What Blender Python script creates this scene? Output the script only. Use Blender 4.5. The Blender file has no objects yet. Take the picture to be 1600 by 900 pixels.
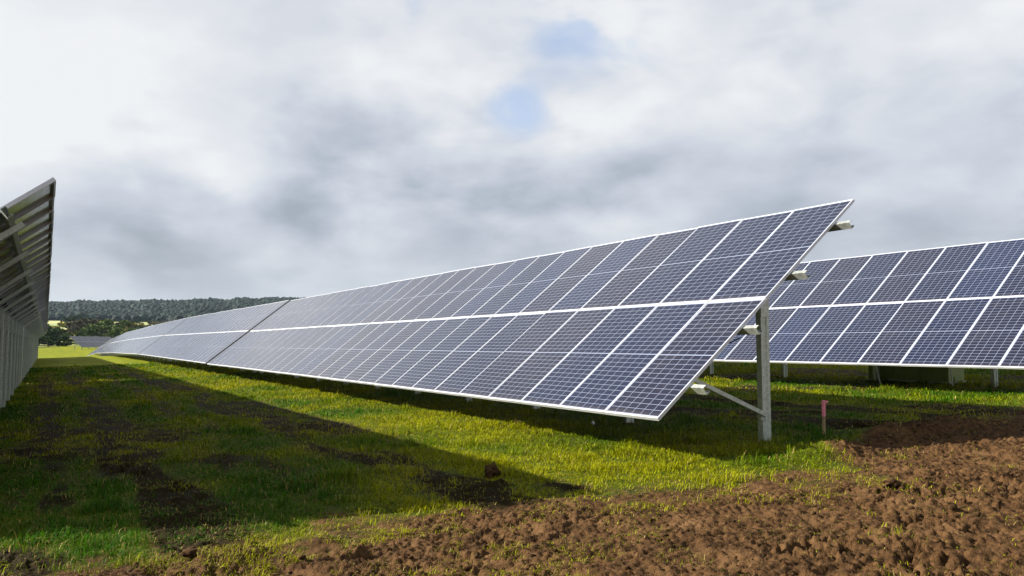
import bpy, math, random
import numpy as np
from mathutils import Vector, Matrix
sc = bpy.context.scene
R = math.radians
random.seed(7); rng = np.random.default_rng(11)

# ---------------------------------------------------------------- camera
FPX, YAW, PITCH = 1244.5/1600.0, 0.5279, 0.0706
cam = bpy.data.cameras.new('camera'); camo = bpy.data.objects.new('camera', cam)
sc.collection.objects.link(camo); sc.camera = camo
cam.sensor_width = 36; cam.lens = 36*FPX; cam.clip_start = 0.05; cam.clip_end = 20000
camo.location = (0, 0, 0); camo.rotation_euler = (math.pi/2+PITCH, 0, -YAW)
# ---------------------------------------------------------------- light
SUN_TO = Vector((-1.5, 0.95, 1.0)).normalized()
SUN_EL = math.asin(SUN_TO.z); SUN_AZ = math.atan2(SUN_TO.x, SUN_TO.y)
sl = bpy.data.lights.new('sun', 'SUN'); sl.energy = 5.0; sl.angle = R(0.5); sl.color = (1.0, 0.94, 0.82)
so = bpy.data.objects.new('sun', sl); sc.collection.objects.link(so)
so.rotation_euler = (-SUN_TO).to_track_quat('-Z', 'Y').to_euler()
so.location = (-20, 10, 30)
sc.view_settings.view_transform = 'Standard'; sc.view_settings.look = 'None'
sc.view_settings.exposure = 1.7; sc.view_settings.gamma = 1
sc.view_settings.use_curve_mapping = False
sc.cycles.max_bounces = 5; sc.cycles.diffuse_bounces = 2; sc.cycles.glossy_bounces = 3
sc.cycles.transparent_max_bounces = 6

class NT:
    """tiny node helper"""
    def __init__(s, t): s.t = t; s.n = t.nodes; s.l = t.links
    def new(s, ty, **k):
        n = s.n.new(ty)
        for a, b in k.items(): setattr(n, a, b)
        return n
    def put(s, v, sock):
        if hasattr(v, 'links'): s.l.new(v, sock)
        else: sock.default_value = v
    def m(s, op, a, b=0.0, c=0.0, clamp=False):
        n = s.new('ShaderNodeMath', operation=op, use_clamp=clamp)
        s.put(a, n.inputs[0]); s.put(b, n.inputs[1]); s.put(c, n.inputs[2]); return n.outputs[0]
    def vm(s, op, a, b=(0, 0, 0)):
        n = s.new('ShaderNodeVectorMath', operation=op); s.put(a, n.inputs[0]); s.put(b, n.inputs[1])
        return n.outputs['Value'] if op in ('DOT_PRODUCT', 'DISTANCE', 'LENGTH') else n.outputs[0]
    def noise(s, vec, scale, detail=4, rough=0.55, dist=0.0):
        n = s.new('ShaderNodeTexNoise'); s.put(vec, n.inputs['Vector'])
        n.inputs['Scale'].default_value = scale; n.inputs['Detail'].default_value = detail
        n.inputs['Roughness'].default_value = rough; n.inputs['Distortion'].default_value = dist
        return n.outputs['Fac']
    def ramp(s, f, a, b, lo=0.0, hi=1.0):
        n = s.new('ShaderNodeMapRange', interpolation_type='SMOOTHSTEP'); s.put(f, n.inputs[0])
        for i, v in enumerate((a, b, lo, hi)): s.put(v, n.inputs[1+i])
        return n.outputs[0]
    def mix(s, f, a, b, blend='MIX'):
        n = s.new('ShaderNodeMix', data_type='RGBA', blend_type=blend)
        s.put(f, n.inputs['Factor'])
        for v, i in ((a, 6), (b, 7)):
            s.put(v if hasattr(v, 'links') else tuple(v)+(1,)*(4-len(v)), n.inputs[i])
        return n.outputs[2]

def pix_dir(x, y):      # direction of the sky seen at a place of the photograph: where a cloud stands in the sky
    f = Vector((math.sin(YAW)*math.cos(PITCH), math.cos(YAW)*math.cos(PITCH), math.sin(PITCH)))
    r = Vector((math.cos(YAW), -math.sin(YAW), 0)); u = r.cross(f)
    return (f + r*(x-800)/1244.5 - u*(y-450)/1244.5).normalized()

# ---------------------------------------------------------------- sky
w = bpy.data.worlds.new('World'); sc.world = w; w.use_nodes = True
w.node_tree.nodes.clear(); N = NT(w.node_tree)
sky = N.new('ShaderNodeTexSky', sky_type='NISHITA'); sky.sun_disc = False
sky.sun_elevation = SUN_EL; sky.sun_rotation = SUN_AZ; sky.air_density = 1.0; sky.dust_density = 0.6
d = N.new('ShaderNodeTexCoord').outputs['Generated']
sx = N.new('ShaderNodeSeparateXYZ'); N.l.new(d, sx.inputs[0])
zz = N.m('ADD', N.m('MAXIMUM', sx.outputs[2], 0.0), 0.24)
cb = N.new('ShaderNodeCombineXYZ')
N.put(N.m('DIVIDE', sx.outputs[0], zz), cb.inputs[0]); N.put(N.m('DIVIDE', sx.outputs[1], zz), cb.inputs[1])
p = cb.outputs[0]
pd = N.vm('MULTIPLY', N.vm('NORMALIZE', d), (1, 1, 1.9))
n1 = N.noise(pd, 3.4, 5, 0.45, 0.25)
n2 = N.noise(N.vm('ADD', pd, (7.3, 2.1, 4.0)), 8.5, 6, 0.52, 0.25)
n3 = N.noise(N.vm('ADD', p, (1.3, 9.1, 2.0)), 1.1, 5, 0.5, 0.2)
n4 = N.noise(N.vm('ADD', p, (3.3, 5.1, 1.0)), 4.5, 7, 0.55, 0.3)
def blob(x, y, rad, soft=1.0):
    dv = pix_dir(x, y)
    dist = N.vm('DISTANCE', N.vm('NORMALIZE', d), tuple(dv))
    return N.ramp(N.m('ADD', dist, N.m('MULTIPLY', N.m('SUBTRACT', n2, 0.5), rad*1.3)), rad, rad*0.05)
val = N.m('ADD', N.m('MULTIPLY', n1, 0.62), N.m('MULTIPLY', n2, 0.42))
val = N.m('ADD', val, N.m('ADD', N.m('MULTIPLY', n3, 0.55), N.m('MULTIPLY', n4, 0.24)))
val = N.m('ADD', val, N.ramp(sx.outputs[2], 0.10, 0.40, -0.015, 0.09))
for (x, y, rad, amp) in ((190, 310, .13, -.26), (600, 370, .20, -.07), (850, 330, .2, -.06), (330, 400, .16, -.10), (480, 270, .12, -.05),
                         (130, 90, .28, .10), (560, 60, .25, .0), (885, 215, .08, .10), (40, 200, .2, .08), (340, 300, .09, .10), (1250, 60, .3, .05), (1450, 230, .3, .0), (700, 350, .25, -.10), (1100, 300, .25, -.08), (1500, 330, .2, -.04)):
    val = N.m('ADD', val, N.m('MULTIPLY', blob(x, y, rad), amp))
cr = N.new('ShaderNodeValToRGB'); N.l.new(val, cr.inputs[0])
e = cr.color_ramp.elements
stops = ((0.52, (1.25, 1.5, 1.75)), (0.72, (2.10, 2.33, 2.72)), (0.88, (2.88, 3.07, 3.44)), (1.0, (3.45, 3.58, 3.82)), (1.15, (4.1, 4.18, 4.28)))
e[0].position = stops[0][0]/1.2; e[0].color = (*[c/5 for c in stops[0][1]], 1)
e[1].position = stops[-1][0]/1.2; e[1].color = (*[c/5 for c in stops[-1][1]], 1)
for q, c in stops[1:-1]:
    k = e.new(q/1.2); k.color = (*[v/5 for v in c], 1)
N.l.new(N.m('DIVIDE', val, 1.2), cr.inputs[0])
cloud = N.vm('MULTIPLY', cr.outputs[0], (5, 5, 5))
# thin low haze band, paler near the horizon
band = N.ramp(sx.outputs[2], 0.20, 0.03)
cloud = N.mix(N.m('MULTIPLY', band, 0.55), cloud, (2.78, 2.88, 3.04))
hole = N.m('ADD', N.m('MULTIPLY', blob(915, -25, .12), 0.55), N.m('MULTIPLY', blob(808, 172, .048), 0.5))
hole = N.m('ADD', hole, N.m('MULTIPLY', blob(670, 0, .045), 0.4))
hole = N.m('ADD', hole, N.m('MULTIPLY', blob(1180, 150, .10), 0.0), clamp=True)
hole = N.m('MULTIPLY', hole, N.ramp(N.m('ADD', N.m('MULTIPLY', n2, 0.5), N.m('MULTIPLY', n4, 0.5)), 0.56, 0.44))
blue = N.mix(0.65, sky.outputs[0], (1.55, 2.5, 4.3))
col = N.mix(hole, cloud, blue)
bg = N.new('ShaderNodeBackground'); N.l.new(col, bg.inputs[0]); bg.inputs[1].default_value = 0.065
wo = N.new('ShaderNodeOutputWorld'); N.l.new(bg.outputs[0], wo.inputs[0])

# ---------------------------------------------------------------- helpers
def link(o): sc.collection.objects.link(o); return o
def tag(o, label=None, cat=None, group=None, kind=None):
    for k, v in (('label', label), ('category', cat), ('group', group), ('kind', kind)):
        if v: o[k] = v
    return o
class MB:
    def __init__(s): s.v = []; s.f = []; s.mi = []
    def add(s, vs, fs, mi=0):
        b = len(s.v); s.v += [tuple(q) for q in vs]; s.f += [tuple(i+b for i in f) for f in fs]; s.mi += [mi]*len(fs)
    def box(s, x0, x1, y0, y1, z0, z1, mi=0, M=None):
        vs = [Vector((x, y, z)) for z in (z0, z1) for y in (y0, y1) for x in (x0, x1)]
        if M: vs = [M @ q for q in vs]
        s.add(vs, [(0, 2, 3, 1), (4, 5, 7, 6), (0, 1, 5, 4), (2, 6, 7, 3), (0, 4, 6, 2), (1, 3, 7, 5)], mi)
    def extrude(s, prof, M, L, mi=0):    # closed 2-D profile (a thin wall outline), extruded L along local z
        n = len(prof)
        s.add([M @ Vector((a, b, z)) for z in (0, L) for a, b in prof], [(i, (i+1) % n, (i+1) % n+n, i+n) for i in range(n)], mi)
        s.add([M @ Vector((a, b, 0)) for a, b in prof], [tuple(range(n))[::-1]], mi)
        s.add([M @ Vector((a, b, L)) for a, b in prof], [tuple(range(n))], mi)
    def build(s, name, mats, parent=None, smooth=False):
        me = bpy.data.meshes.new(name); me.from_pydata(s.v, [], s.f)
        for m in (mats if isinstance(mats, (list, tuple)) else [mats]): me.materials.append(m)
        me.polygons.foreach_set('material_index', s.mi)
        if smooth: me.polygons.foreach_set('use_smooth', [True]*len(s.f))
        me.update(); o = bpy.data.objects.new(name, me); link(o)
        if parent: o.parent = parent
        return o
def np_mesh(name, V, F, mats, smooth=False, attr=None):
    """V (n,3), F (m,k) arrays of one polygon size"""
    me = bpy.data.meshes.new(name); k = F.shape[1]
    me.vertices.add(len(V)); me.vertices.foreach_set('co', V.astype(np.float32).ravel())
    me.loops.add(F.size); me.loops.foreach_set('vertex_index', F.astype(np.int32).ravel())
    me.polygons.add(len(F)); me.polygons.foreach_set('loop_start', (np.arange(len(F))*k).astype(np.int32))
    me.polygons.foreach_set('loop_total', np.full(len(F), k, np.int32))
    if smooth: me.polygons.foreach_set('use_smooth', np.ones(len(F), bool))
    for m in mats: me.materials.append(m)
    for an, arr in (attr or {}).items():
        if arr.ndim == 1:
            a = me.attributes.new(an, 'FLOAT', 'POINT'); a.data.foreach_set('value', arr.astype(np.float32))
        else:
            a = me.attributes.new(an, 'FLOAT_COLOR', 'POINT')
            a.data.foreach_set('color', np.c_[arr, np.ones(len(arr))].astype(np.float32).ravel())
    me.update(calc_edges=True); me.validate()
    return link(bpy.data.objects.new(name, me))
def _h(ix, iy, s):
    n = (ix.astype(np.int64)*374761393 + iy.astype(np.int64)*668265263 + s*1442695041) & 0xffffffff
    n = ((n ^ (n >> 13))*1274126177) & 0xffffffff
    return ((n ^ (n >> 16)) & 0xffff)/65535.0
def vnoise(x, y, s=0):
    ix = np.floor(x); iy = np.floor(y); fx = x-ix; fy = y-iy
    fx = fx*fx*fx*(fx*(fx*6-15)+10); fy = fy*fy*fy*(fy*(fy*6-15)+10)
    a = _h(ix, iy, s); b = _h(ix+1, iy, s); c = _h(ix, iy+1, s); dd = _h(ix+1, iy+1, s)
    return (a*(1-fx)+b*fx)*(1-fy)+(c*(1-fx)+dd*fx)*fy
def fbm(x, y, sc_, oct_=4, s=0, g=0.5):
    t = 0; a = 1; n = 0
    for i in range(oct_):
        ang = 0.6*i+0.3; c, q = math.cos(ang), math.sin(ang)
        t = t + a*vnoise((c*x-q*y)*sc_+17.3*i, (q*x+c*y)*sc_-9.1*i, s+i); n += a; a *= g; sc_ *= 2.03
    return t/n
def sstep(a, b, x): t = np.clip((x-a)/(b-a), 0, 1); return t*t*(3-2*t)

# ---------------------------------------------------------------- materials
def mat(name):
    m = bpy.data.materials.new(name); m.use_nodes = True; t = NT(m.node_tree)
    return m, t, m.node_tree.nodes['Principled BSDF']
def bump(t, h, strength, dist, b):
    n = t.new('ShaderNodeBump'); n.inputs['Strength'].default_value = strength; n.inputs['Distance'].default_value = dist
    t.put(h, n.inputs['Height']); t.l.new(n.outputs[0], b.inputs['Normal'])
def coords(t, kind='Object'): return t.new('ShaderNodeTexCoord').outputs[kind]
def metal(name, c, rough, met, var=0.12, sc_=9):
    m, t, b = mat(name); o = coords(t)
    n = t.noise(o, sc_, 5, 0.6)
    t.put(t.mix(t.ramp(n, 0.3, 0.7), [v*(1-var) for v in c], [v*(1+var) for v in c]), b.inputs['Base Color'])
    t.put(t.m('ADD', t.m('MULTIPLY', n, 0.25), rough-0.12), b.inputs['Roughness'])
    b.inputs['Metallic'].default_value = met
    return m
M_GALV = metal('galvanised_steel', (0.47, 0.51, 0.44), 0.48, 0.6, 0.2, 22)
M_PURL = metal('purlin_steel', (0.46, 0.48, 0.45), 0.42, 0.75, 0.2, 18)
M_ALU = metal('frame_aluminium', (0.50, 0.51, 0.54), 0.42, 0.35, 0.04)
PL, PW = 2.242, 0.992            # module length and width
def panel_material():
    m, t, b = mat('solar_cells'); o = coords(t)
    s = t.new('ShaderNodeSeparateXYZ'); t.l.new(o, s.inputs[0])
    inx = t.m('DIVIDE', t.m('SUBTRACT', s.outputs[0], 0.035), PL-0.07); iny = t.m('DIVIDE', t.m('SUBTRACT', s.outputs[1], 0.022), PW-0.044)
    def line(c, n, wd):            # 1 on the gaps between n cells
        f = t.m('FRACT', t.m('MULTIPLY', c, n)); dd = t.m('ABSOLUTE', t.m('SUBTRACT', f, 0.5))
        return t.ramp(dd, 0.5-wd*1.35, 0.5-wd*0.65)
    gx = line(inx, 24.0, 0.030); gy = line(iny, 6.0, 0.019)
    midl = t.ramp(t.m('ABSOLUTE', t.m('SUBTRACT', inx, 0.5)), 0.0045, 0.0030)
    bus = line(iny, 30.0, 0.035)
    out = t.m('GREATER_THAN', t.m('MAXIMUM', t.m('ABSOLUTE', t.m('SUBTRACT', inx, 0.5)), t.m('ABSOLUTE', t.m('SUBTRACT', iny, 0.5))), 0.5)
    g = t.m('MAXIMUM', t.m('MAXIMUM', gx, gy), t.m('MAXIMUM', midl, out))
    oi = t.new('ShaderNodeObjectInfo').outputs['Random']
    ci = t.vm('FLOOR', t.vm('MULTIPLY', o, ((24.0)/(PL-0.07), 6.0/(PW-0.044), 0.0)))
    wn = t.new('ShaderNodeTexWhiteNoise'); t.put(t.vm('ADD', ci, (0, 0, 0)), wn.inputs['Vector'])
    r2 = t.m('FRACT', t.m('MULTIPLY', oi, 7.13))
    c0 = t.mix(t.ramp(oi, 0.35, 0.8), (0.0015, 0.0036, 0.018), (0.0040, 0.0040, 0.0135))
    c0 = t.mix(t.ramp(r2, 0.78, 0.9), c0, (0.0030, 0.0070, 0.027))
    c0 = t.mix(t.m('MULTIPLY', wn.outputs[0], 0.35), c0, (0.006, 0.008, 0.020))
    dust = t.m('ADD', t.ramp(s.outputs[0], .12, .03, 0, .10), t.ramp(t.noise(o, 2.1, 6, .65), .45, .8, 0, .05))
    c1 = t.mix(t.m('MULTIPLY', bus, 0.16), c0, (0.12, 0.13, 0.16))
    c2 = t.mix(t.m('MULTIPLY', g, 0.85), c1, (0.20, 0.23, 0.32))
    c2 = t.mix(dust, c2, (.16, .13, .10))
    t.put(c2, b.inputs['Base Color']); b.inputs['Roughness'].default_value = 0.5
    b.inputs['Specular IOR Level'].default_value = 0.0
    b.inputs['Coat Weight'].default_value = 1.0; b.inputs['Coat IOR'].default_value = 1.37
    t.put(t.m('ADD', 0.06, t.m('MULTIPLY', t.noise(o, 3.0, 3), 0.06)), b.inputs['Coat Roughness'])
    return m
M_CELL = panel_material()
def simple(name, c1, c2, sc_, rough=0.8, bs=0.3, bd=0.01, detail=5):
    m, t, b = mat(name); o = coords(t); n = t.noise(o, sc_, detail, 0.6)
    t.put(t.mix(t.ramp(n, 0.32, 0.68), c1, c2), b.inputs['Base Color']); b.inputs['Roughness'].default_value = rough
    if bs: bump(t, n, bs, bd, b)
    return m
M_BACK = simple('backsheet', (0.11, 0.145, 0.11), (0.15, 0.185, 0.145), 3, 0.25, 0)
M_BLACK = simple('black_plastic', (0.012, 0.012, 0.012), (0.02, 0.02, 0.02), 5, 0.5, 0)
M_WOOD = simple('stake_wood', (0.20, 0.13, 0.06), (0.32, 0.22, 0.11), 30, 0.8, 0.4, 0.003)
M_PINK = simple('pink_paint', (0.62, 0.14, 0.20), (0.75, 0.26, 0.30), 25, 0.6, 0.2, 0.002)
M_CAB = simple('cabinet_paint', (0.17, 0.22, 0.05), (0.21, 0.26, 0.07), 2, 0.5, 0)
M_PVC = simple('white_pipe', (0.65, 0.66, 0.62), (0.75, 0.76, 0.72), 5, 0.5, 0)
M_CLOD = simple('wet_soil', (0.018, 0.009, 0.0035), (0.070, 0.038, 0.016), 22, 0.95, 0.9, 0.02, 8)

for m_ in (M_CLOD,): m_.node_tree.nodes['Principled BSDF'].inputs['Specular IOR Level'].default_value = .08
_b = M_BLACK.node_tree.nodes['Principled BSDF']; _b.inputs['Specular IOR Level'].default_value = 0; _b.inputs['Roughness'].default_value = 1
_b = M_BACK.node_tree.nodes['Principled BSDF']; _b.inputs['Coat Weight'].default_value = .6; _b.inputs['Coat Roughness'].default_value = .12
# ---------------------------------------------------------------- ground
EX = np.array([-30, -4, 0, 2.2, 3.7, 4.6, 5.6, 6.6, 7.2, 8.0, 9.0, 12, 20, 60]); EY = np.array([6.1, 6.1, 6.35, 6.4, 6.35, 6.0, 5.45, 5.0, 5.2, 6.1, 6.7, 7.0, 7.5, 8])
def base_h(x, y):
    z = -1.54 + 0.035*np.clip(x, -60, 60)
    z = z - 0.95*sstep(95, 165, y) + 1.75*sstep(170, 290, y)
    return z
def mud_mask(x, y, wet=False):
    e_ = np.interp(x, EX, EY)
    nz = (fbm(x, y, 1.1, 4, 5)-0.5)*1.5 + (fbm(x, y, 5.0, 3, 9)-0.5)*0.5
    m = sstep(-0.7, 0.75, e_ - y + nz*1.25)
    # worn, sparsely grassed apron between the lawn and the churned track
    m2 = 0.6*sstep(-0.3, 0.8, (e_+0.55) - y + nz)
    # wheel ruts of the lane between the rows
    wob = (fbm(x*0, y, 0.12, 2, 31)-0.5)*0.9
    r = 0
    for cx, wd, am in ((1.15, .42, .75), (3.65, .40, .9), (2.5, .3, .35), (0.1, .4, .5), (10.4, .5, .7), (12.0, .5, .6), (-5, .5, .7)):
        r = np.maximum(r, am*np.exp(-((x-cx-wob)/wd)**2))
    r = r*sstep(0.24, 0.56, fbm(x*1.7, y*0.35, 0.9, 4, 40))*sstep(80, 25, y)*1.6*sstep(4, 6.5, y)
    blot = 0.8*sstep(0.56, 0.72, fbm(x, y*0.7, 0.55, 4, 77))*sstep(40, 12, y)
    blot = blot*sstep(4.9, 4.3, x) + blot*sstep(8.6, 9.4, x)
    r = np.minimum(r, .72); blot = np.minimum(blot, .7)
    for px_ in (7.36, 10.18, 12.99, 15.81): m2 = np.maximum(m2, .9*np.exp(-(((x-8.08)/.16)**2+((y-px_)/.16)**2)))
    t = np.clip(np.maximum(np.maximum(m, m2), np.maximum(r, blot)), 0, 1)
    return (t, np.clip(np.maximum(r, blot)-np.maximum(m, m2)*.6, 0, 1)) if wet else t
def ground_h(x, y, m=None):
    if m is None: m = mud_mask(x, y)
    z = base_h(x, y) + (fbm(x, y, 0.35, 3, 3)-0.5)*0.10
    near = sstep(22, 8, y)*sstep(-9, -5, x)*sstep(26, 18, x)
    rid = 1-np.abs(fbm(x, y, 3.3, 4, 21, 0.55)*2-1)*1.0
    wx = x+.10*(fbm(x, y, 5, 2, 301)-.5); wy = y+.10*(fbm(x, y, 5, 2, 302)-.5)
    clod = sstep(0.40, 0.62, fbm(wx, wy, 8.5, 4, 55, 0.68))*.55 + sstep(.45, .65, fbm(wx, wy, 21, 3, 56, .6))*.30
    amp = .08+1.3*sstep(.35, .65, fbm(x, y*1.3, .9, 3, 401))
    crack = sstep(.10, 0.0, np.abs(fbm(wx, wy, 4.5, 4, 57, .62)-.5))*sstep(.45, .6, fbm(x, y, 1.6, 2, 58))
    fine = (fbm(x, y, 26.0, 4, 66, 0.7)-0.5)*1.5
    tracks = np.sin(y*34+x*3+4*fbm(x, y, 1.0, 2, 81))*0.5*sstep(0.52, 0.62, fbm(x, y, .9, 2, 91))
    flat = sstep(0.60, 0.50, fbm(x*0.6, y, 0.8, 3, 14))*0.85+0.15
    full = sstep(0.35, 0.9, m)
    dz = m*((rid-0.75)*0.06) + full*amp*(.35+.65*flat)*(clod*0.042 - crack*.075) + full*fine*0.030 + full*0.012*tracks + full*0.03*(fbm(x, y, 1.2, 3, 70)-0.4) + m*fine*0.015
    heap = 0
    for hx, hy, ra, am in ((7.75, 6.15, .55, .14), (9.3, 6.5, .6, .10), (3.75, 6.9, .35, .06), (1.1, 5.9, .30, .07), (1.75, 6.0, .3, .05), (0.3, 5.3, .25, .07), (10.8, 6.6, .7, .10)):
        heap = heap + am*np.exp(-(((x-hx)/ra)**2+((y-hy)/(ra*.6))**2))
    dz = dz + heap*(0.5+fbm(x, y, 7, 3, 15))
    return z + near*dz

def ax(segs):
    out = []
    for a, b, st in segs: out.append(np.arange(a, b, st))
    out.append([segs[-1][1]]); return np.unique(np.concatenate(out))
gx = ax([(-2500, -300, 200), (-300, -60, 20), (-60, -8, 2), (-8, -1, .12), (-1, -.3, .03), (-.3, 9, .0145), (9, 13, .028), (13, 26, .12), (26, 60, 1.5), (60, 300, 20), (300, 3000, 250)])
gy = ax([(-600, -60, 60), (-60, -4, 3), (-4, 2.2, .12), (2.2, 6.9, .0125), (6.9, 7.8, .025), (7.8, 14, .05), (14, 30, .16), (30, 80, .8), (80, 300, 5), (300, 3200, 100)])
GX, GY = np.meshgrid(gx, gy); fx, fy = GX.ravel(), GY.ravel()
mm, wt = mud_mask(fx, fy, True); gz = ground_h(fx, fy, mm)
nx, ny = len(gx), len(gy)
idx = np.arange(nx*ny).reshape(ny, nx)
F = np.stack([idx[:-1, :-1], idx[:-1, 1:], idx[1:, 1:], idx[1:, :-1]], -1).reshape(-1, 4)
def ground_material():
    m, t, b = mat('grass_and_mud'); o = coords(t)
    at = t.new('ShaderNodeAttribute', attribute_name='mud').outputs['Fac']
    nf = t.noise(o, 14, 6, 0.65); nm = t.noise(o, 2.2, 5, 0.6); nl = t.noise(o, 0.22, 4, 0.55); nff = t.noise(o, 70, 4, 0.7)
    grass = t.mix(t.ramp(nf, 0.35, 0.65), (0.012, 0.024, 0.001), (0.045, 0.066, 0.003))
    grass = t.mix(t.m('MULTIPLY', t.ramp(nm, 0.4, 0.7), 0.6), grass, (0.075, 0.078, 0.004))
    grass = t.mix(t.m('MULTIPLY', t.ramp(nl, 0.4, 0.65), 0.5), grass, (0.085, 0.095, 0.003))
    dist = t.vm('LENGTH', o)
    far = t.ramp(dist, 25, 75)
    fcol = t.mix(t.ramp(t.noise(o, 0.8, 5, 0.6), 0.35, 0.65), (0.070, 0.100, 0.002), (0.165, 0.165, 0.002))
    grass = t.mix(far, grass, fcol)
    mud = t.mix(t.ramp(nf, 0.3, 0.7), (0.020, 0.0105, 0.0045), (0.092, 0.048, 0.020))
    mud = t.mix(t.ramp(nm, 0.45, 0.75), mud, (0.112, 0.062, 0.028))
    wet = t.new('ShaderNodeAttribute', attribute_name='wet').outputs['Fac']
    mud = t.mix(t.ramp(wet, 0.1, 0.45), mud, (0.016, 0.011, 0.003))
    mud = t.mix(t.m('MULTIPLY', t.ramp(nff, 0.55, 0.75), 0.35), mud, (0.028, 0.014, 0.007))
    f = t.ramp(t.m('ADD', at, t.m('MULTIPLY', t.m('SUBTRACT', nf, 0.5), 0.7)), 0.18, 0.62)
    t.put(t.mix(f, grass, mud), b.inputs['Base Color'])
    b.inputs['Specular IOR Level'].default_value = 0.05
    t.put(t.ramp(nm, 0.3, 0.7, 0.72, 0.95), b.inputs['Roughness'])
    bump(t, t.m('ADD', nf, t.m('MULTIPLY', nff, 0.45)), 0.9, 0.035, b)
    return m
M_GROUND = ground_material()
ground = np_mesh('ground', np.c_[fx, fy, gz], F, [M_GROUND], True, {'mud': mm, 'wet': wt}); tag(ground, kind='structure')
def gz_at(x, y): return float(ground_h(np.array([float(x)]), np.array([float(y)]))[0])

# ---------------------------------------------------------------- solar arrays
T, L, NC, GAP = 0.6727, 4.4944, 29, 0.40
cT, sT = math.cos(T), math.sin(T)
def frame_mesh():
    f = MB(); a, bb, z = 0.021, 0.0100, 0.040
    f.box(0, PL, 0, bb, -z, 0); f.box(0, PL, PW-bb, PW, -z, 0)
    f.box(0, a, bb, PW-bb, -z, 0); f.box(PL-a, PL, bb, PW-bb, -z, 0)
    # inner flanges of the frame on the underside
    f.box(a, PL-a, bb, bb+.022, -z, -z+.002); f.box(a, PL-a, PW-bb-.022, PW-bb, -z, -z+.002)
    return f
def laminate_mesh():
    g = MB(); a, bb = 0.020, 0.0090
    g.box(a, PL-a, bb, PW-bb, -0.009, -0.003)
    g.mi = [1, 0, 1, 1, 1, 1]
    g.box(PL*.5-.05, PL*.5+.05, PW*.25-.03, PW*.25+.03, -.03, -.0092, 2)
    g.box(PL*.5-.05, PL*.5+.05, PW*.5-.03, PW*.5+.03, -.03, -.0092, 2)
    g.box(PL*.5-.05, PL*.5+.05, PW*.75-.03, PW*.75+.03, -.03, -.0092, 2)
    return g
def c_prof(wd, h, lip, th):        # lipped C channel, open to +x ; h along y
    return [(0, 0), (wd, 0), (wd, lip), (wd-th, lip), (wd-th, th), (th, th), (th, h-th), (wd-th, h-th), (wd-th, h-lip), (wd, h-lip), (wd, h), (0, h)]
def cyl(q, a, b_, ra, rb, n=6):
    a, b_ = Vector(a), Vector(b_); dv = b_-a; rt = dv.to_track_quat('Z', 'Y').to_matrix()
    ring = [Vector((math.cos(i*2*math.pi/n), math.sin(i*2*math.pi/n), 0)) for i in range(n)]
    q.add([a+rt @ (v*ra) for v in ring]+[b_+rt @ (v*rb) for v in ring], [(i, (i+1) % n, (i+1) % n+n, i+n) for i in range(n)])
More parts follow.
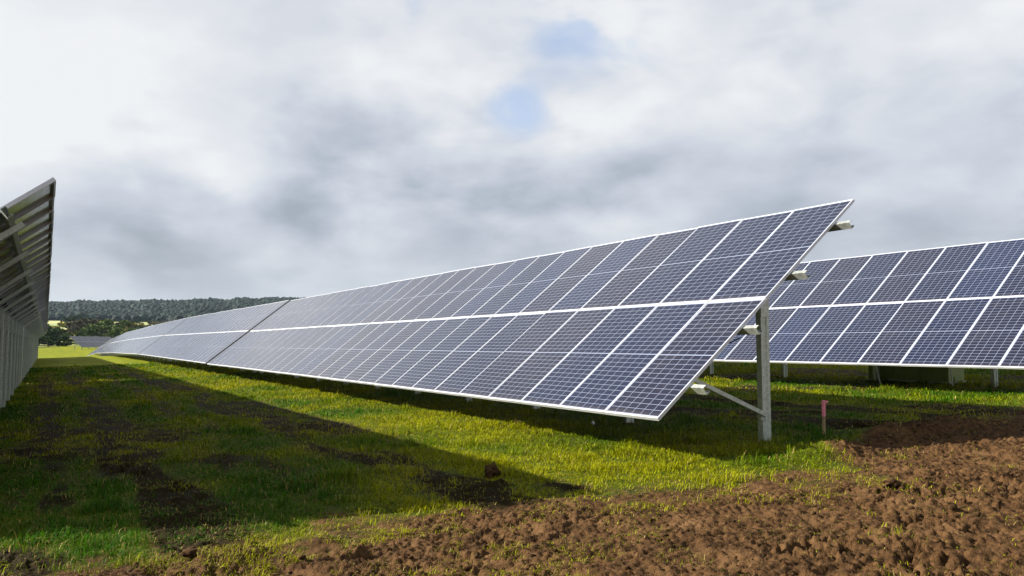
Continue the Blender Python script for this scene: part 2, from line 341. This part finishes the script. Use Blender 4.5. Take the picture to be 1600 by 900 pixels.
def make_table(ncol, label, group, PX=2.2):
    t = bpy.data.objects.new('solar_array', None); link(t); tag(t, label, 'solar array', group)
    t.empty_display_size = .3
    first = None
    for row in (0, 1):
        for k in range(ncol):
            if first is None:
                pnl = laminate_mesh().build('solar_panel', [M_CELL, M_BACK, M_BLACK], t)
                frm = frame_mesh().build('frame', M_ALU, pnl); first = (pnl, frm)
            else:
                pnl = first[0].copy(); link(pnl); frm = first[1].copy(); link(frm); frm.parent = pnl
                pnl.parent = t
            s0 = 0 if row == 0 else L-PL
            jz = random.uniform(-.003, .003)
            pnl.location = (s0*cT+jz*-sT, k+.004, s0*sT+jz*cT); pnl.rotation_euler = (random.uniform(-.005, .005), -T+random.uniform(-.004, .004), 0)
    S = Matrix.Rotation(-T, 4, 'Y')         # x up the slope, z the normal
    LEN = ncol+.36
    pm = None
    for s in (.13, .375, .625, .875):
        if pm is None:
            q = MB(); # channel along +y: profile x across, y deep
            prof = c_prof(.056, .098, .018, .003)
            q.extrude([(a, -.042-bq) for a, bq in prof][::-1], Matrix(((1, 0, 0, 0), (0, 0, 1, 0), (0, 1, 0, 0), (0, 0, 0, 1))), LEN)
            pm = q.build('purlin', M_PURL, t)
            po = pm
        else:
            po = pm.copy(); link(po); po.parent = t
        po.location = (s*L*cT, -.22, s*L*sT); po.rotation_euler = (0, -T, 0)
    npost = max(2, round((ncol-.84)/2.8)+1); sp = (ncol-.84)/(npost-1)
    proto = None
    for i in range(npost):
        y = .42+i*sp
        if proto is None:
            q = MB(); prof = c_prof(.055, .09, .015, .003)
            q.extrude([(b_, -.149-a) for a, b_ in prof], S @ Matrix.Translation((.10*L, 0, 0)) @ Matrix(((0, 0, 1, 0), (1, 0, 0, 0), (0, 1, 0, 0), (0, 0, 0, 1))), .80*L)
            raf = q.build('rafter', M_GALV, t); raf['_y'] = 0
            # post: sigma section, web towards the near end
            zt = PX*sT/cT-.20; zb = -.95 if PX < 2.4 else -.80
            q = MB(); W_, D_, th = .085, .15, .004
            sig = [(0, 0), (D_*.28, 0), (D_*.36, .014), (D_*.64, .014), (D_*.72, 0), (D_, 0), (D_, W_), (D_-.02, W_), (D_-.02, W_-th), (D_-th, W_-th),
                   (D_-th, th), (D_*.72+th*.4, th), (D_*.64+th*.4, .014+th), (D_*.36-th*.4, .014+th), (D_*.28-th*.4, th), (th, th), (th, W_-th), (.02, W_-th), (.02, W_), (0, W_)]
            q.extrude(sig, Matrix.Translation((PX-.075, 0, zb)), zt-zb)
            post = q.build('post', M_GALV, t)
            q = MB(); q.box(-.075, .075, -.006, -.001, -.35, .08, M=Matrix.Translation((PX, 0, zt-.02)))
            plate = q.build('head_plate', M_GALV, post)
            # brace from low on the post up to the low part of the rafter
            a = Vector((PX-.06, -.035, -.085)); bq = Vector((.905+(PX-2.2)*.6, -.035, .395+(PX-2.2)*.5)); dv = (bq-a)
            rot = dv.to_track_quat('Z', 'Y').to_matrix().to_4x4()
            q = MB(); 
            q.extrude([(-.018, -.026), (.018, -.026), (.018, .026), (-.018, .026)], Matrix.Translation(a) @ rot, dv.length)
            brace = q.build('brace', M_GALV, t)
            q = MB(); q.box(PX-.12, PX-.0, -.012, -.003, -.15, -.03)
            for bx_, bz_ in ((PX-.05, -.06), (PX-.05, -.12), (PX-.10, -.09)):
                q.box(bx_-.011, bx_+.011, -.024, -.012, bz_-.011, bz_+.011)
            bolt = q.build('bolt_plate', M_GALV, brace)
            proto = (raf, post, plate, brace, bolt)
            for o_ in (raf, post, brace): o_.location.y = y
        else:
            for o_ in (proto[0],): c = o_.copy(); link(c); c.parent = t; c.location.y = y
            c = proto[1].copy(); link(c); c.parent = t; c.location.y = y
            c2 = proto[2].copy(); link(c2); c2.parent = c
            c = proto[3].copy(); link(c); c.parent = t; c.location.y = y
            c2 = proto[4].copy(); link(c2); c2.parent = c
    del proto[0]['_y']
    # module string cable, hanging in loops under a purlin
    q = MB(); pts = []; kk = 0; y = .1
    while y < ncol-.1:
        sag = .10*abs(math.sin(y*math.pi/.98))+.03*math.sin(y*5.1)
        pts.append(Vector((.40*L*cT, y, .40*L*sT-.17-sag))); y += .0817
    for a_, b_ in zip(pts, pts[1:]): cyl(q, a_, b_, .008, .008, 4)
    q.build('cable', M_BLACK, t)
    return t
def copy_tree(o, parent=None):
    c = o.copy(); link(c); c.parent = parent
    for ch in [q for q in bpy.data.objects if q.parent == o]: copy_tree(ch, c)
    return c
# every row: low edge x, near end y, low edge z of consecutive tables
proto = make_table(NC, 'nearest solar array of the main row, its end post, brace and purlin ends in view', 'solar arrays of the main row')
def put(t, x, y0, z0, z1, n=NC): t.location = (x, y0, z0); t.rotation_euler = (math.atan2(z1-z0, n+GAP), 0, 0)
put(proto, 5.9254, 6.9354, -.8241, -.8241)
step = NC+GAP
lab = ['second solar array of the main row, right behind the dark gap at its near end',
       'third solar array of the main row, pale with sky reflection, past the second gap',
       'fourth solar array of the main row, narrow and pale, third gap at its near end',
       'farthest solar array of the main row, small and pale, tapering to a tip']
zs = [(-.80, -.72), (-.72, -.88), (-.9, -1.2), (-1.22, -2.0)]
for i in range(4):
    c = copy_tree(proto); c['label'] = lab[i]
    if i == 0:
        q = MB(); q.box(.01, L-.01, -GAP+.004, -.001, -.026, -.020, M=Matrix.Rotation(-T, 4, 'Y')); jc = q.build('gap_shade_strip', M_BLACK, c)  # added black strip, stands in for shade in the gap between tables
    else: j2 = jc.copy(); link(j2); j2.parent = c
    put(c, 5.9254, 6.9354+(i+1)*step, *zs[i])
c = copy_tree(proto); c['group'] = 'solar arrays of the right hand row'
c['label'] = 'solar array behind the main one at the right edge, above the green cabinet'; put(c, 15.366, 6.338, -.4209, -.4209)
labl = ['nearest solar array at the left edge, seen from behind and below against the sky', 'second solar array of the left row seen from behind, past the first sunlit gap',
        'third solar array of the left row seen from behind, thin with distance']
left = make_table(NC, labl[0], 'solar arrays of the left hand row', 2.62)
for i in range(3):
    c = left if i == 0 else copy_tree(left); c['label'] = labl[i]
    put(c, -3.515, 8.84+i*step, -1.18, -1.18)
tl = make_table(14, 'short farthest solar array of the left row seen from behind, ending at the sunlit grass', 'solar arrays of the left hand row', 2.62)
put(tl, -3.515, 8.84+3*step, -1.18, -1.25, 14)
td = make_table(18, 'tiny pale solar array turned another way, out in the field before the wooded hill', 'solar arrays far off in the field')
td.location = (7.85+18*.574, 230+18*.819, -.75); td.rotation_euler = (0, 0, R(145))

# ---------------------------------------------------------------- grass blades
def blades(name, n, seed, rmin, rmax, label):
    g = np.random.default_rng(seed)
    r = rmin*(rmax/rmin)**g.random(n)**0.9; a = R(-12)+g.random(n)*R(92)
    x = r*np.sin(a); y = r*np.cos(a)
    m = mud_mask(x, y)
    patch = fbm(x, y, 0.9, 3, 120); fine = fbm(x, y, 4, 3, 130)
    keep = g.random(n) < np.clip((1-m)**1.6*(0.35+1.0*fine)*sstep(-.5, 1.3, y-np.interp(x, EX, EY)+1.2*(fbm(x, y, 1.6, 3, 150)-.5)+.5)+(.19+.45*sstep(4.8, 1.5, x)+.22*sstep(.9, .3, np.abs(y-np.interp(x, EX, EY)+.3)))*(y > 2.4)*sstep(.47, .60, fbm(x, y, 2.2, 4, 140, .65)), 0, 1)
    x, y, m, patch, r = x[keep], y[keep], m[keep], patch[keep], r[keep]; n = len(x)
    z = ground_h(x, y, m)-0.01
    lush = np.exp(-(((x-.35)/.6)**2+((y-7.0)/.7)**2)) + .8*np.exp(-(((x-8.3)/1.0)**2+((y-7.0)/.35)**2)) + .5*np.exp(-(((x-2.3)/.7)**2+((y-8.2)/.7)**2))
    h = .85*(0.014+0.05*g.random(n)**1.6+0.035*patch)*np.clip(.35+1.3*fine[keep], .4, 1.4)*(1+1.1*sstep(.62, .78, fbm(x, y, 3.1, 2, 170)))*(1+.9*lush)*(1-.5*m)*(1+r*.012)
    wd = (0.0012+0.0014*g.random(n))*np.maximum(1, r/5.0)
    th = g.random(n)*2*np.pi; lean = 0.2+1.5*g.random(n)
    dx, dy = np.cos(th), np.sin(th); px, py = -dy, dx
    V = np.empty((n, 5, 3))
    b = np.c_[x, y, z]; P = np.c_[px, py, 0*px]; D = np.c_[dx, dy, 0*dx]; Z = np.array([0, 0, 1.0])
    V[:, 0] = b-P*wd[:, None]; V[:, 1] = b+P*wd[:, None]
    mid = b+Z*(h*.6)[:, None]+D*(h*lean*.3)[:, None]
    V[:, 2] = mid+P*(wd*.8)[:, None]; V[:, 3] = mid-P*(wd*.8)[:, None]
    V[:, 4] = b+Z*h[:, None]*(1.05-.33*lean)[:, None]*1.0+D*(h*lean*.95)[:, None]
    i = np.arange(n)[:, None]*5
    F3 = np.concatenate([i+[0, 1, 2], i+[0, 2, 3], i+[3, 2, 4]])
    # species colours: fresh green, yellow green, straw; lane shade and sunlit strip painted in
    big = fbm(x, y*.7, .5, 3, 160)
    t = np.clip(patch*1.3-.15+2.4*(big-.5)-.40*sstep(4.4, 2.6, x)*sstep(5.5, 8, y)+.18*sstep(3.8, 4.8, x)*sstep(8, 6, x)+.35*sstep(9, 6, y)+.5*(g.random(n)-.5)-.75*lush+.55*m, 0, 1)[:, None]
    c = (1-t)*np.array([.026, .080, .001])+t*np.array([.185, .190, .001])
    straw = (g.random(n) < .05+.30*m)[:, None]
    c = np.where(straw, np.array([.21, .16, .05]), c)*(0.52+1.18*g.random(n))[:, None]
    o = np_mesh(name, V.reshape(-1, 3), F3, [M_BLADE], False, {'tint': np.repeat(c, 5, axis=0)})
    tag(o, label, 'grass', kind='stuff'); return o
def blade_material():
    m, t, b = mat('grass_blade')
    c = t.new('ShaderNodeAttribute', attribute_name='tint').outputs['Color']
    t.put(c, b.inputs['Base Color']); b.inputs['Roughness'].default_value = 0.6; b.inputs['Specular IOR Level'].default_value = 0.06
    tr = t.new('ShaderNodeBsdfTranslucent'); t.put(c, tr.inputs[0])
    mx = t.new('ShaderNodeMixShader'); mx.inputs[0].default_value = 0.35
    t.l.new(b.outputs[0], mx.inputs[1]); t.l.new(tr.outputs[0], mx.inputs[2])
    t.l.new(mx.outputs[0], m.node_tree.nodes['Material Output'].inputs[0]); return m
M_BLADE = blade_material()
blades('grass', 1050000, 3, 2.6, 60, 'short green and yellow grass growing over the ground between the arrays')

# ---------------------------------------------------------------- soil clods
def ico(sub):
    import bmesh
    bm = bmesh.new(); bmesh.ops.create_icosphere(bm, subdivisions=sub, radius=1.0)
    V = np.array([v.co[:] for v in bm.verts]); F = np.array([[v.index for v in f.verts] for f in bm.faces]); bm.free(); return V, F
def lumps(cx, cy, size, g, sub=2, sq=.7):
    V0, F0 = ico(sub); out = []; fs = []
    for i in range(len(cx)):
        s = size[i]; o = g.random(3)*50
        k = 1+(1.3 if sub < 3 else .8)*(vnoise(V0[:, 0]*2.2+o[0], V0[:, 1]*2.2+V0[:, 2]*1.7+o[1], 5)-.5)+.35*(vnoise(V0[:, 0]*6+o[2], V0[:, 1]*6+V0[:, 2]*5, 8)-.5)
        V = V0*k[:, None]*np.array([s*(.8+.5*g.random()), s*(.8+.5*g.random()), s*sq])
        a = g.random()*6.3; c, q = math.cos(a), math.sin(a)
        V = np.c_[V[:, 0]*c-V[:, 1]*q, V[:, 0]*q+V[:, 1]*c, V[:, 2]]
        out.append(V+np.array([cx[i], cy[i], 0])); fs.append(F0+i*len(V0))
    return np.concatenate(out), np.concatenate(fs), len(V0)
g = np.random.default_rng(5); n = 16000
x = -1.5+g.random(n)*14.5; y = 2.3+g.random(n)**1.2*6.0; m = mud_mask(x, y)
k = (g.random(n) < sstep(.5, 1, m)*(.2+1.3*sstep(.45, .65, fbm(x, y, 1.5, 3, 200)))); x, y = x[k][:3000], y[k][:3000]
size = .005+.026*g.random(len(x))**4
V, F, nv = lumps(x, y, size, g, 1, .75)
V[:, 2] += np.repeat(ground_h(x, y)+size*.1, nv)
tag(np_mesh('soil_clods', V, F, [M_CLOD], False), 'crumbs and small lumps of brown soil strewn over the churned track', 'soil', kind='stuff')
# dead stalks and roots lying on the bare soil
g = np.random.default_rng(77); n = 14000
x = -1.5+g.random(n)*15; y = 2.2+g.random(n)*5.2; m = mud_mask(x, y); k = (g.random(n) < m*(.15+sstep(.4, .65, fbm(x, y, 1.9, 3, 210)))); x, y, m = x[k], y[k], m[k]; n = len(x)
a = g.random(n)*6.283; ln = .012+.05*g.random(n)**2; wd = .0012+.0014*g.random(n); tz = (g.random(n)-.3)*.5
z = ground_h(x, y, m)+.006; D = np.c_[np.cos(a), np.sin(a), tz]*ln[:, None]; P = np.c_[-np.sin(a), np.cos(a), 0*a]*wd[:, None]; b = np.c_[x, y, z]
V = np.stack([b-P, b+P, b+D+P*.5, b+D-P*.5], 1).reshape(-1, 3)
col_ = (np.array([.17, .13, .06])*(.4+.9*g.random(n))[:, None])
tag(np_mesh('straw', V, np.arange(n*4).reshape(-1, 4), [M_BLADE], False, {'tint': np.repeat(col_, 4, axis=0)}), 'bits of dead straw and roots scattered over the bare soil', 'straw', kind='stuff')
for i, (x_, y_, s_, lb) in enumerate(((4.08, 7.42, .10, 'largest dark clod of earth, standing alone on the grass left of centre'),
                                      (0.95, 6.05, .065, 'flat dark clod of earth at the grass edge, lower left'),
                                      (6.6, 4.55, .075, 'dark clod of earth out on the churned track, right of centre'))):
    V, F, nv = lumps([0], [0], [s_], np.random.default_rng(40+i), 4, .95 if i == 0 else .55)
    o = np_mesh('earth_clod', V, F, [M_CLOD], True); o.location = (x_, y_, gz_at(x_, y_)+s_*.45); tag(o, lb, 'clod', 'clods of earth')

# ---------------------------------------------------------------- stake, cabinet, poles, litter
st = bpy.data.objects.new('survey_stake', None); link(st); st.location = (8.78, 7.0, gz_at(8.78, 7.0)-.03)
tag(st, 'wooden survey stake with a pink painted top standing in the grass', 'stake')
q = MB(); q.box(-.016, .016, -.010, .010, -.1, .36); q.build('stake_shaft', M_WOOD, st)
q = MB(); q.box(-.0185, .0185, -.0125, .0125, .33, .535); q.box(-.024, .040, -.014, .014, .505, .530, M=Matrix.Rotation(.12, 4, 'Y')); q.build('pink_top', M_PINK, st)
st.rotation_euler = (0.02, -0.03, 0.4)
st.scale = (1.35, 1.35, 1)
cb_ = bpy.data.objects.new('equipment_cabinet', None); link(cb_)
cx_, cy_ = 17.75, 11.78; cb_.location = (cx_, cy_, gz_at(cx_, cy_)); cb_.rotation_euler = (0, 0, -math.pi/2)
tag(cb_, 'low olive green equipment cabinet under the row of panels at right', 'cabinet')
q = MB(); q.box(-1.0, 1.05, 0, .62, .05, 1.12); q.build('housing', M_CAB, cb_)
q = MB(); q.box(-1.05, 1.10, -.04, .66, -.05, .05); q.build('plinth', M_GALV, cb_)
q = MB(); q.box(-1.04, 1.09, -.05, .67, 1.12, 1.17); q.build('lid', M_CAB, cb_)
for a_, b_ in ((-.96, -.32), (-.28, .36), (.40, 1.01)):
    q = MB(); q.box(a_, b_, -.02, -.002, .1, 1.08); dr = q.build('door', M_CAB, cb_)
    q = MB(); q.box(b_-.12, b_-.08, -.05, -.022, .55, .75); q.build('handle', M_BLACK, dr)
for px_, py_, ln, lb in ((16.9, 11.85, .17, 'thin white pole leaning against the right hand array, left of the cabinet doors'), (17.1, 10.25, .06, 'thin white pole leaning against the right hand array, at the cabinet right end')):
    q = MB(); rr = .014
    q.extrude([(rr*math.cos(a*math.pi/5), rr*math.sin(a*math.pi/5)) for a in range(10)], Matrix.Identity(4), .75)
    o = q.build('white_pole', M_PVC); o.location = (px_, py_, gz_at(px_, py_)-.02); o.rotation_euler = (0, -ln*2, 0); tag(o, lb, 'pole', 'white poles')
q = MB(); q.add([(0, 0, 0), (.07, .01, .02), (.09, .06, .05), (.02, .07, .03), (.04, .03, .07)], [(0, 1, 4), (1, 2, 4), (2, 3, 4), (3, 0, 4), (0, 3, 2, 1)])
o = q.build('litter', M_PVC); o.location = (7.35, 10.15, gz_at(7.35, 10.15)+.03); tag(o, 'small scrap of white litter on the shaded grass under the main array', 'litter')

# ---------------------------------------------------------------- hills, woods and trees
def hill_h(r, a):
    """height above the field at distance r and bearing a (radians from the row direction)"""
    ridge = 66+10*np.sin(a*2.1+.7)+5*np.sin(a*5.3)+14*sstep(R(0), R(16), a)+7*(vnoise(a*60, a*0, 4)-.5)
    z = 9.5*sstep(300, 520, r)+9*sstep(520, 720, r)+ridge*.60*sstep(760, 1500, r)
    return -.75+z+3*(fbm(r*np.sin(a), r*np.cos(a), .006, 3, 12)-.5)*sstep(300, 500, r)
rr = np.r_[np.arange(270, 900, 12), np.arange(900, 1700, 25), np.arange(1700, 3000, 200)]; aa = np.arange(-60, 90.1, .5)*math.pi/180
RR, AA = np.meshgrid(rr, aa); hz = hill_h(RR, AA)
idx = np.arange(RR.size).reshape(RR.shape); F = np.stack([idx[:-1, :-1], idx[:-1, 1:], idx[1:, 1:], idx[1:, :-1]], -1).reshape(-1, 4)[:, ::-1]
m, t, b = mat('hill_pasture'); o_ = coords(t)
t.put(t.mix(t.ramp(t.noise(o_, .012, 4), .4, .6), (0.14, 0.18, 0.04), (0.25, 0.25, 0.08)), b.inputs['Base Color']); b.inputs['Roughness'].default_value = .95
t.put(t.mix(t.ramp(t.vm('LENGTH', o_), 300, 420), (0.10, 0.12, 0.003), b.inputs['Base Color'].links[0].from_socket), b.inputs['Base Color'])
hills = np_mesh('hills', np.c_[(RR*np.sin(AA)).ravel(), (RR*np.cos(AA)).ravel(), hz.ravel()], F, [m], True); tag(hills, kind='structure')
def foliage(name, c1, c2, sc_=.35):
    m, t, b = mat(name); o = coords(t); n = t.noise(o, sc_, 5, .65)
    oi = t.new('ShaderNodeObjectInfo').outputs['Random']
    c = t.mix(t.ramp(n, .35, .65), c1, c2); c = t.mix(t.m('MULTIPLY', oi, .25), c, [v*.5 for v in c1])
    t.put(c, b.inputs['Base Color']); b.inputs['Roughness'].default_value = .8; b.inputs['Specular IOR Level'].default_value = .1
    return m
M_WOODS = foliage('wood_foliage', (.0025, .0095, .0085), (.008, .021, .015), .06)
t = NT(M_WOODS.node_tree); b = t.n['Principled BSDF']; c_ = b.inputs['Base Color'].links[0].from_socket
t.put(t.mix(1.0, c_, t.new('ShaderNodeAttribute', attribute_name='tint').outputs['Color'], 'MULTIPLY'), b.inputs['Base Color'])
# crowns of the wooded ridge, one mass
g = np.random.default_rng(9); n = 60000
r = np.sqrt(700**2+g.random(n)*(1560**2-700**2)); a = R(-14)+g.random(n)*R(52)
X, Y = r*np.sin(a), r*np.cos(a)
ad = np.degrees(a); clear = ((np.abs(ad-.35) < .75) & (r < 900)) | ((np.abs(ad-3.4) < .32) & (r < 900) & (r > 780)) | (r < 760+25*np.sin(a*30)) | ((np.abs(ad-5) < 2.1) & (r < 800))
k = ~clear & (fbm(X, Y, .006, 3, 88) > .28); r, a, X, Y = r[k], a[k], X[k], Y[k]; n = len(r)
V0, F0 = ico(1); size = 1.6+2.6*g.random(n)**1.6
jit = 1+.75*(g.random((n, len(V0)))-.5)
V = V0[None]*jit[:, :, None]*size[:, None, None]*np.array([1, 1, 1.15])+np.c_[X, Y, hill_h(r, a)+size*.9][:, None, :]
F = F0[None]+(np.arange(n)*len(V0))[:, None, None]
tag(np_mesh('forest', V.reshape(-1, 3), F.reshape(-1, 3), [M_WOODS], False, {'tint': np.repeat(.4+1.5*g.random(n)[:, None]**2*np.array([1.15, 1, .9]), len(V0), axis=0)}), 'dark blue green wood covering the far ridge', 'forest', kind='stuff')

M_BARK = simple('bark', (.06, .045, .03), (.12, .09, .065), 4, .9, .3)
LEAFM = {'dark': foliage('dark_leaves', (.016, .035, .010), (.045, .075, .018)), 'green': foliage('green_leaves', (.05, .085, .012), (.12, .16, .025)),
         'brown': foliage('brown_leaves', (.07, .062, .035), (.13, .115, .06)), 'yellow': foliage('yellow_leaves', (.17, .16, .03), (.30, .27, .07))}
def tree_mesh(kind, seed):
    g = np.random.default_rng(seed); nl = 2600
    # limbs end in clumps; leaves crowd round the clump centres
    nc = 15; ca = g.random(nc)*6.28; cz = .20+.70*g.random(nc); cr_ = .34*np.sqrt(g.random(nc))*np.sin(np.pi*np.clip((cz-.05)/1.0, 0.08, 1))*1.7
    C = np.c_[cr_*np.cos(ca), cr_*np.sin(ca), cz]; ii = g.integers(0, nc, nl)
    dv = g.normal(size=(nl, 3)); dv /= np.linalg.norm(dv, axis=1)[:, None]
    P = C[ii]+dv*(.155*g.random(nl)**.45)[:, None]*np.array([1, 1, .8])
    s = .022+.022*g.random(nl); u = g.normal(size=(nl, 3)); u /= np.linalg.norm(u, axis=1)[:, None]
    vv = np.cross(u, g.normal(size=(nl, 3))); vv /= np.linalg.norm(vv, axis=1)[:, None]
    Q = np.stack([P-u*s[:, None]-vv*s[:, None]*.6, P+u*s[:, None]-vv*s[:, None]*.6, P+u*s[:, None]+vv*s[:, None]*.6, P-u*s[:, None]+vv*s[:, None]*.6], 1)
    return Q.reshape(-1, 3), np.arange(nl*4).reshape(-1, 4), C
protoT = {}
LAB = {'dark': 'dark green leafy tree standing between the far field and the wooded ridge', 'green': 'bright mid green bushy tree at the far edge of the field',
       'brown': 'brownish thinly leafed tree at the far edge of the field', 'yellow': 'yellow leafed small tree at the far edge of the field'}
def add_tree(kind, r, deg, H, wide):
    key = (kind, random.randint(0, 1))
    if key not in protoT:
        t_ = bpy.data.objects.new('tree', None); link(t_)
        V, F, C = tree_mesh(kind, hash(kind) % 7+key[1]*13 if False else {'dark': 1, 'green': 2, 'brown': 3, 'yellow': 4}[kind]+key[1]*13)
        cr_ = np_mesh('crown', V, F, [LEAFM[kind]]); cr_.parent = t_
        q = MB(); cyl(q, (0, 0, -.03), (0.01, 0, .45), .028, .018)
        for c in C[:9]: cyl(q, (0.005, 0, .22+.2*random.random()), tuple(c), .012, .004, 5)
        q.build('trunk', M_BARK, t_); protoT[key] = t_; o = t_
    else: o = copy_tree(protoT[key])
    a = R(deg); o.location = (r*math.sin(a), r*math.cos(a), float(hill_h(np.array([float(r)]), np.array([a]))[0])-.2)
    o.scale = (H*wide, H*wide, H); o.rotation_euler = (0, 0, random.random()*6.28)
    tag(o, LAB[kind], 'tree', 'trees beyond the field: '+kind)
for k_, r_, dg, H_, wd_ in (
    ('green', 330, -1.2, 9, 1.3), ('dark', 320, -.4, 9, 1.2), ('green', 345, .5, 7, 1.4), ('yellow', 400, .7, 8, 1.2), ('brown', 350, 1.6, 10, 1.3), ('yellow', 380, 1.2, 9, 1.1), ('brown', 360, 2.3, 11, 1.3),
    ('green', 330, 2.2, 7, 1.4), ('green', 340, 3.0, 9, 1.5), ('green', 350, 3.7, 11, 1.4), ('green', 325, 4.3, 8, 1.5), ('dark', 335, 4.9, 8, 1.3), ('yellow', 350, 4.9, 9.5, 1.0),
    ('dark', 350, 5.6, 8, 1.4), ('green', 340, 6.4, 7, 1.3), ('brown', 345, 7.1, 7, 1.2), ('dark', 480, -.2, 8, 1.2), ('dark', 570, 1.5, 13, 1.1), ('dark', 560, 2.1, 11, 1.2), ('dark', 550, 2.8, 8, 1.2),
    ('brown', 500, 3.4, 8, 1.3), ('dark', 470, 4.2, 7, 1.4), ('dark', 480, 5.0, 8, 1.4), ('brown', 490, 5.8, 8, 1.4), ('brown', 480, 6.6, 8, 1.3), ('dark', 470, 7.4, 8, 1.3), ('dark', 500, 8.2, 9, 1.3),
    ('dark', 480, 9.3, 8, 1.3), ('green', 360, 8.2, 7, 1.3), ('dark', 370, 9.3, 7, 1.3), ('dark', 490, -1.2, 10, 1.2), ('green', 430, 2.9, 8, 1.3), ('brown', 420, 1.9, 8, 1.3),
    ('green', 290, -.9, 5, 1.7), ('dark', 285, .1, 4, 1.8), ('dark', 280, 1.0, 4.5, 1.8), ('green', 290, 1.8, 4, 1.9), ('dark', 285, 2.7, 4, 1.9), ('dark', 290, 3.6, 4.5, 1.8), ('dark', 280, 4.5, 4, 1.9), ('green', 285, 5.4, 4, 1.9), ('dark', 290, 6.3, 4, 1.9)):
    add_tree(k_, r_, dg, H_*(.68 if r_ > 440 else .86), wd_*(1.25 if r_ > 440 else 1.05))
# the air between here and the ridge
m = bpy.data.materials.new('haze_air'); m.use_nodes = True; t = NT(m.node_tree); t.n.remove(t.n['Principled BSDF'])
pv = t.new('ShaderNodeVolumePrincipled'); pv.inputs['Color'].default_value = (.62, .80, 1.0, 1); pv.inputs['Density'].default_value = 0.00005
t.l.new(pv.outputs[0], t.n['Material Output'].inputs['Volume'])
q = MB(); q.box(-2600, 3050, -650, 3250, -8, 150); o = q.build('haze', m); tag(o, kind='stuff')
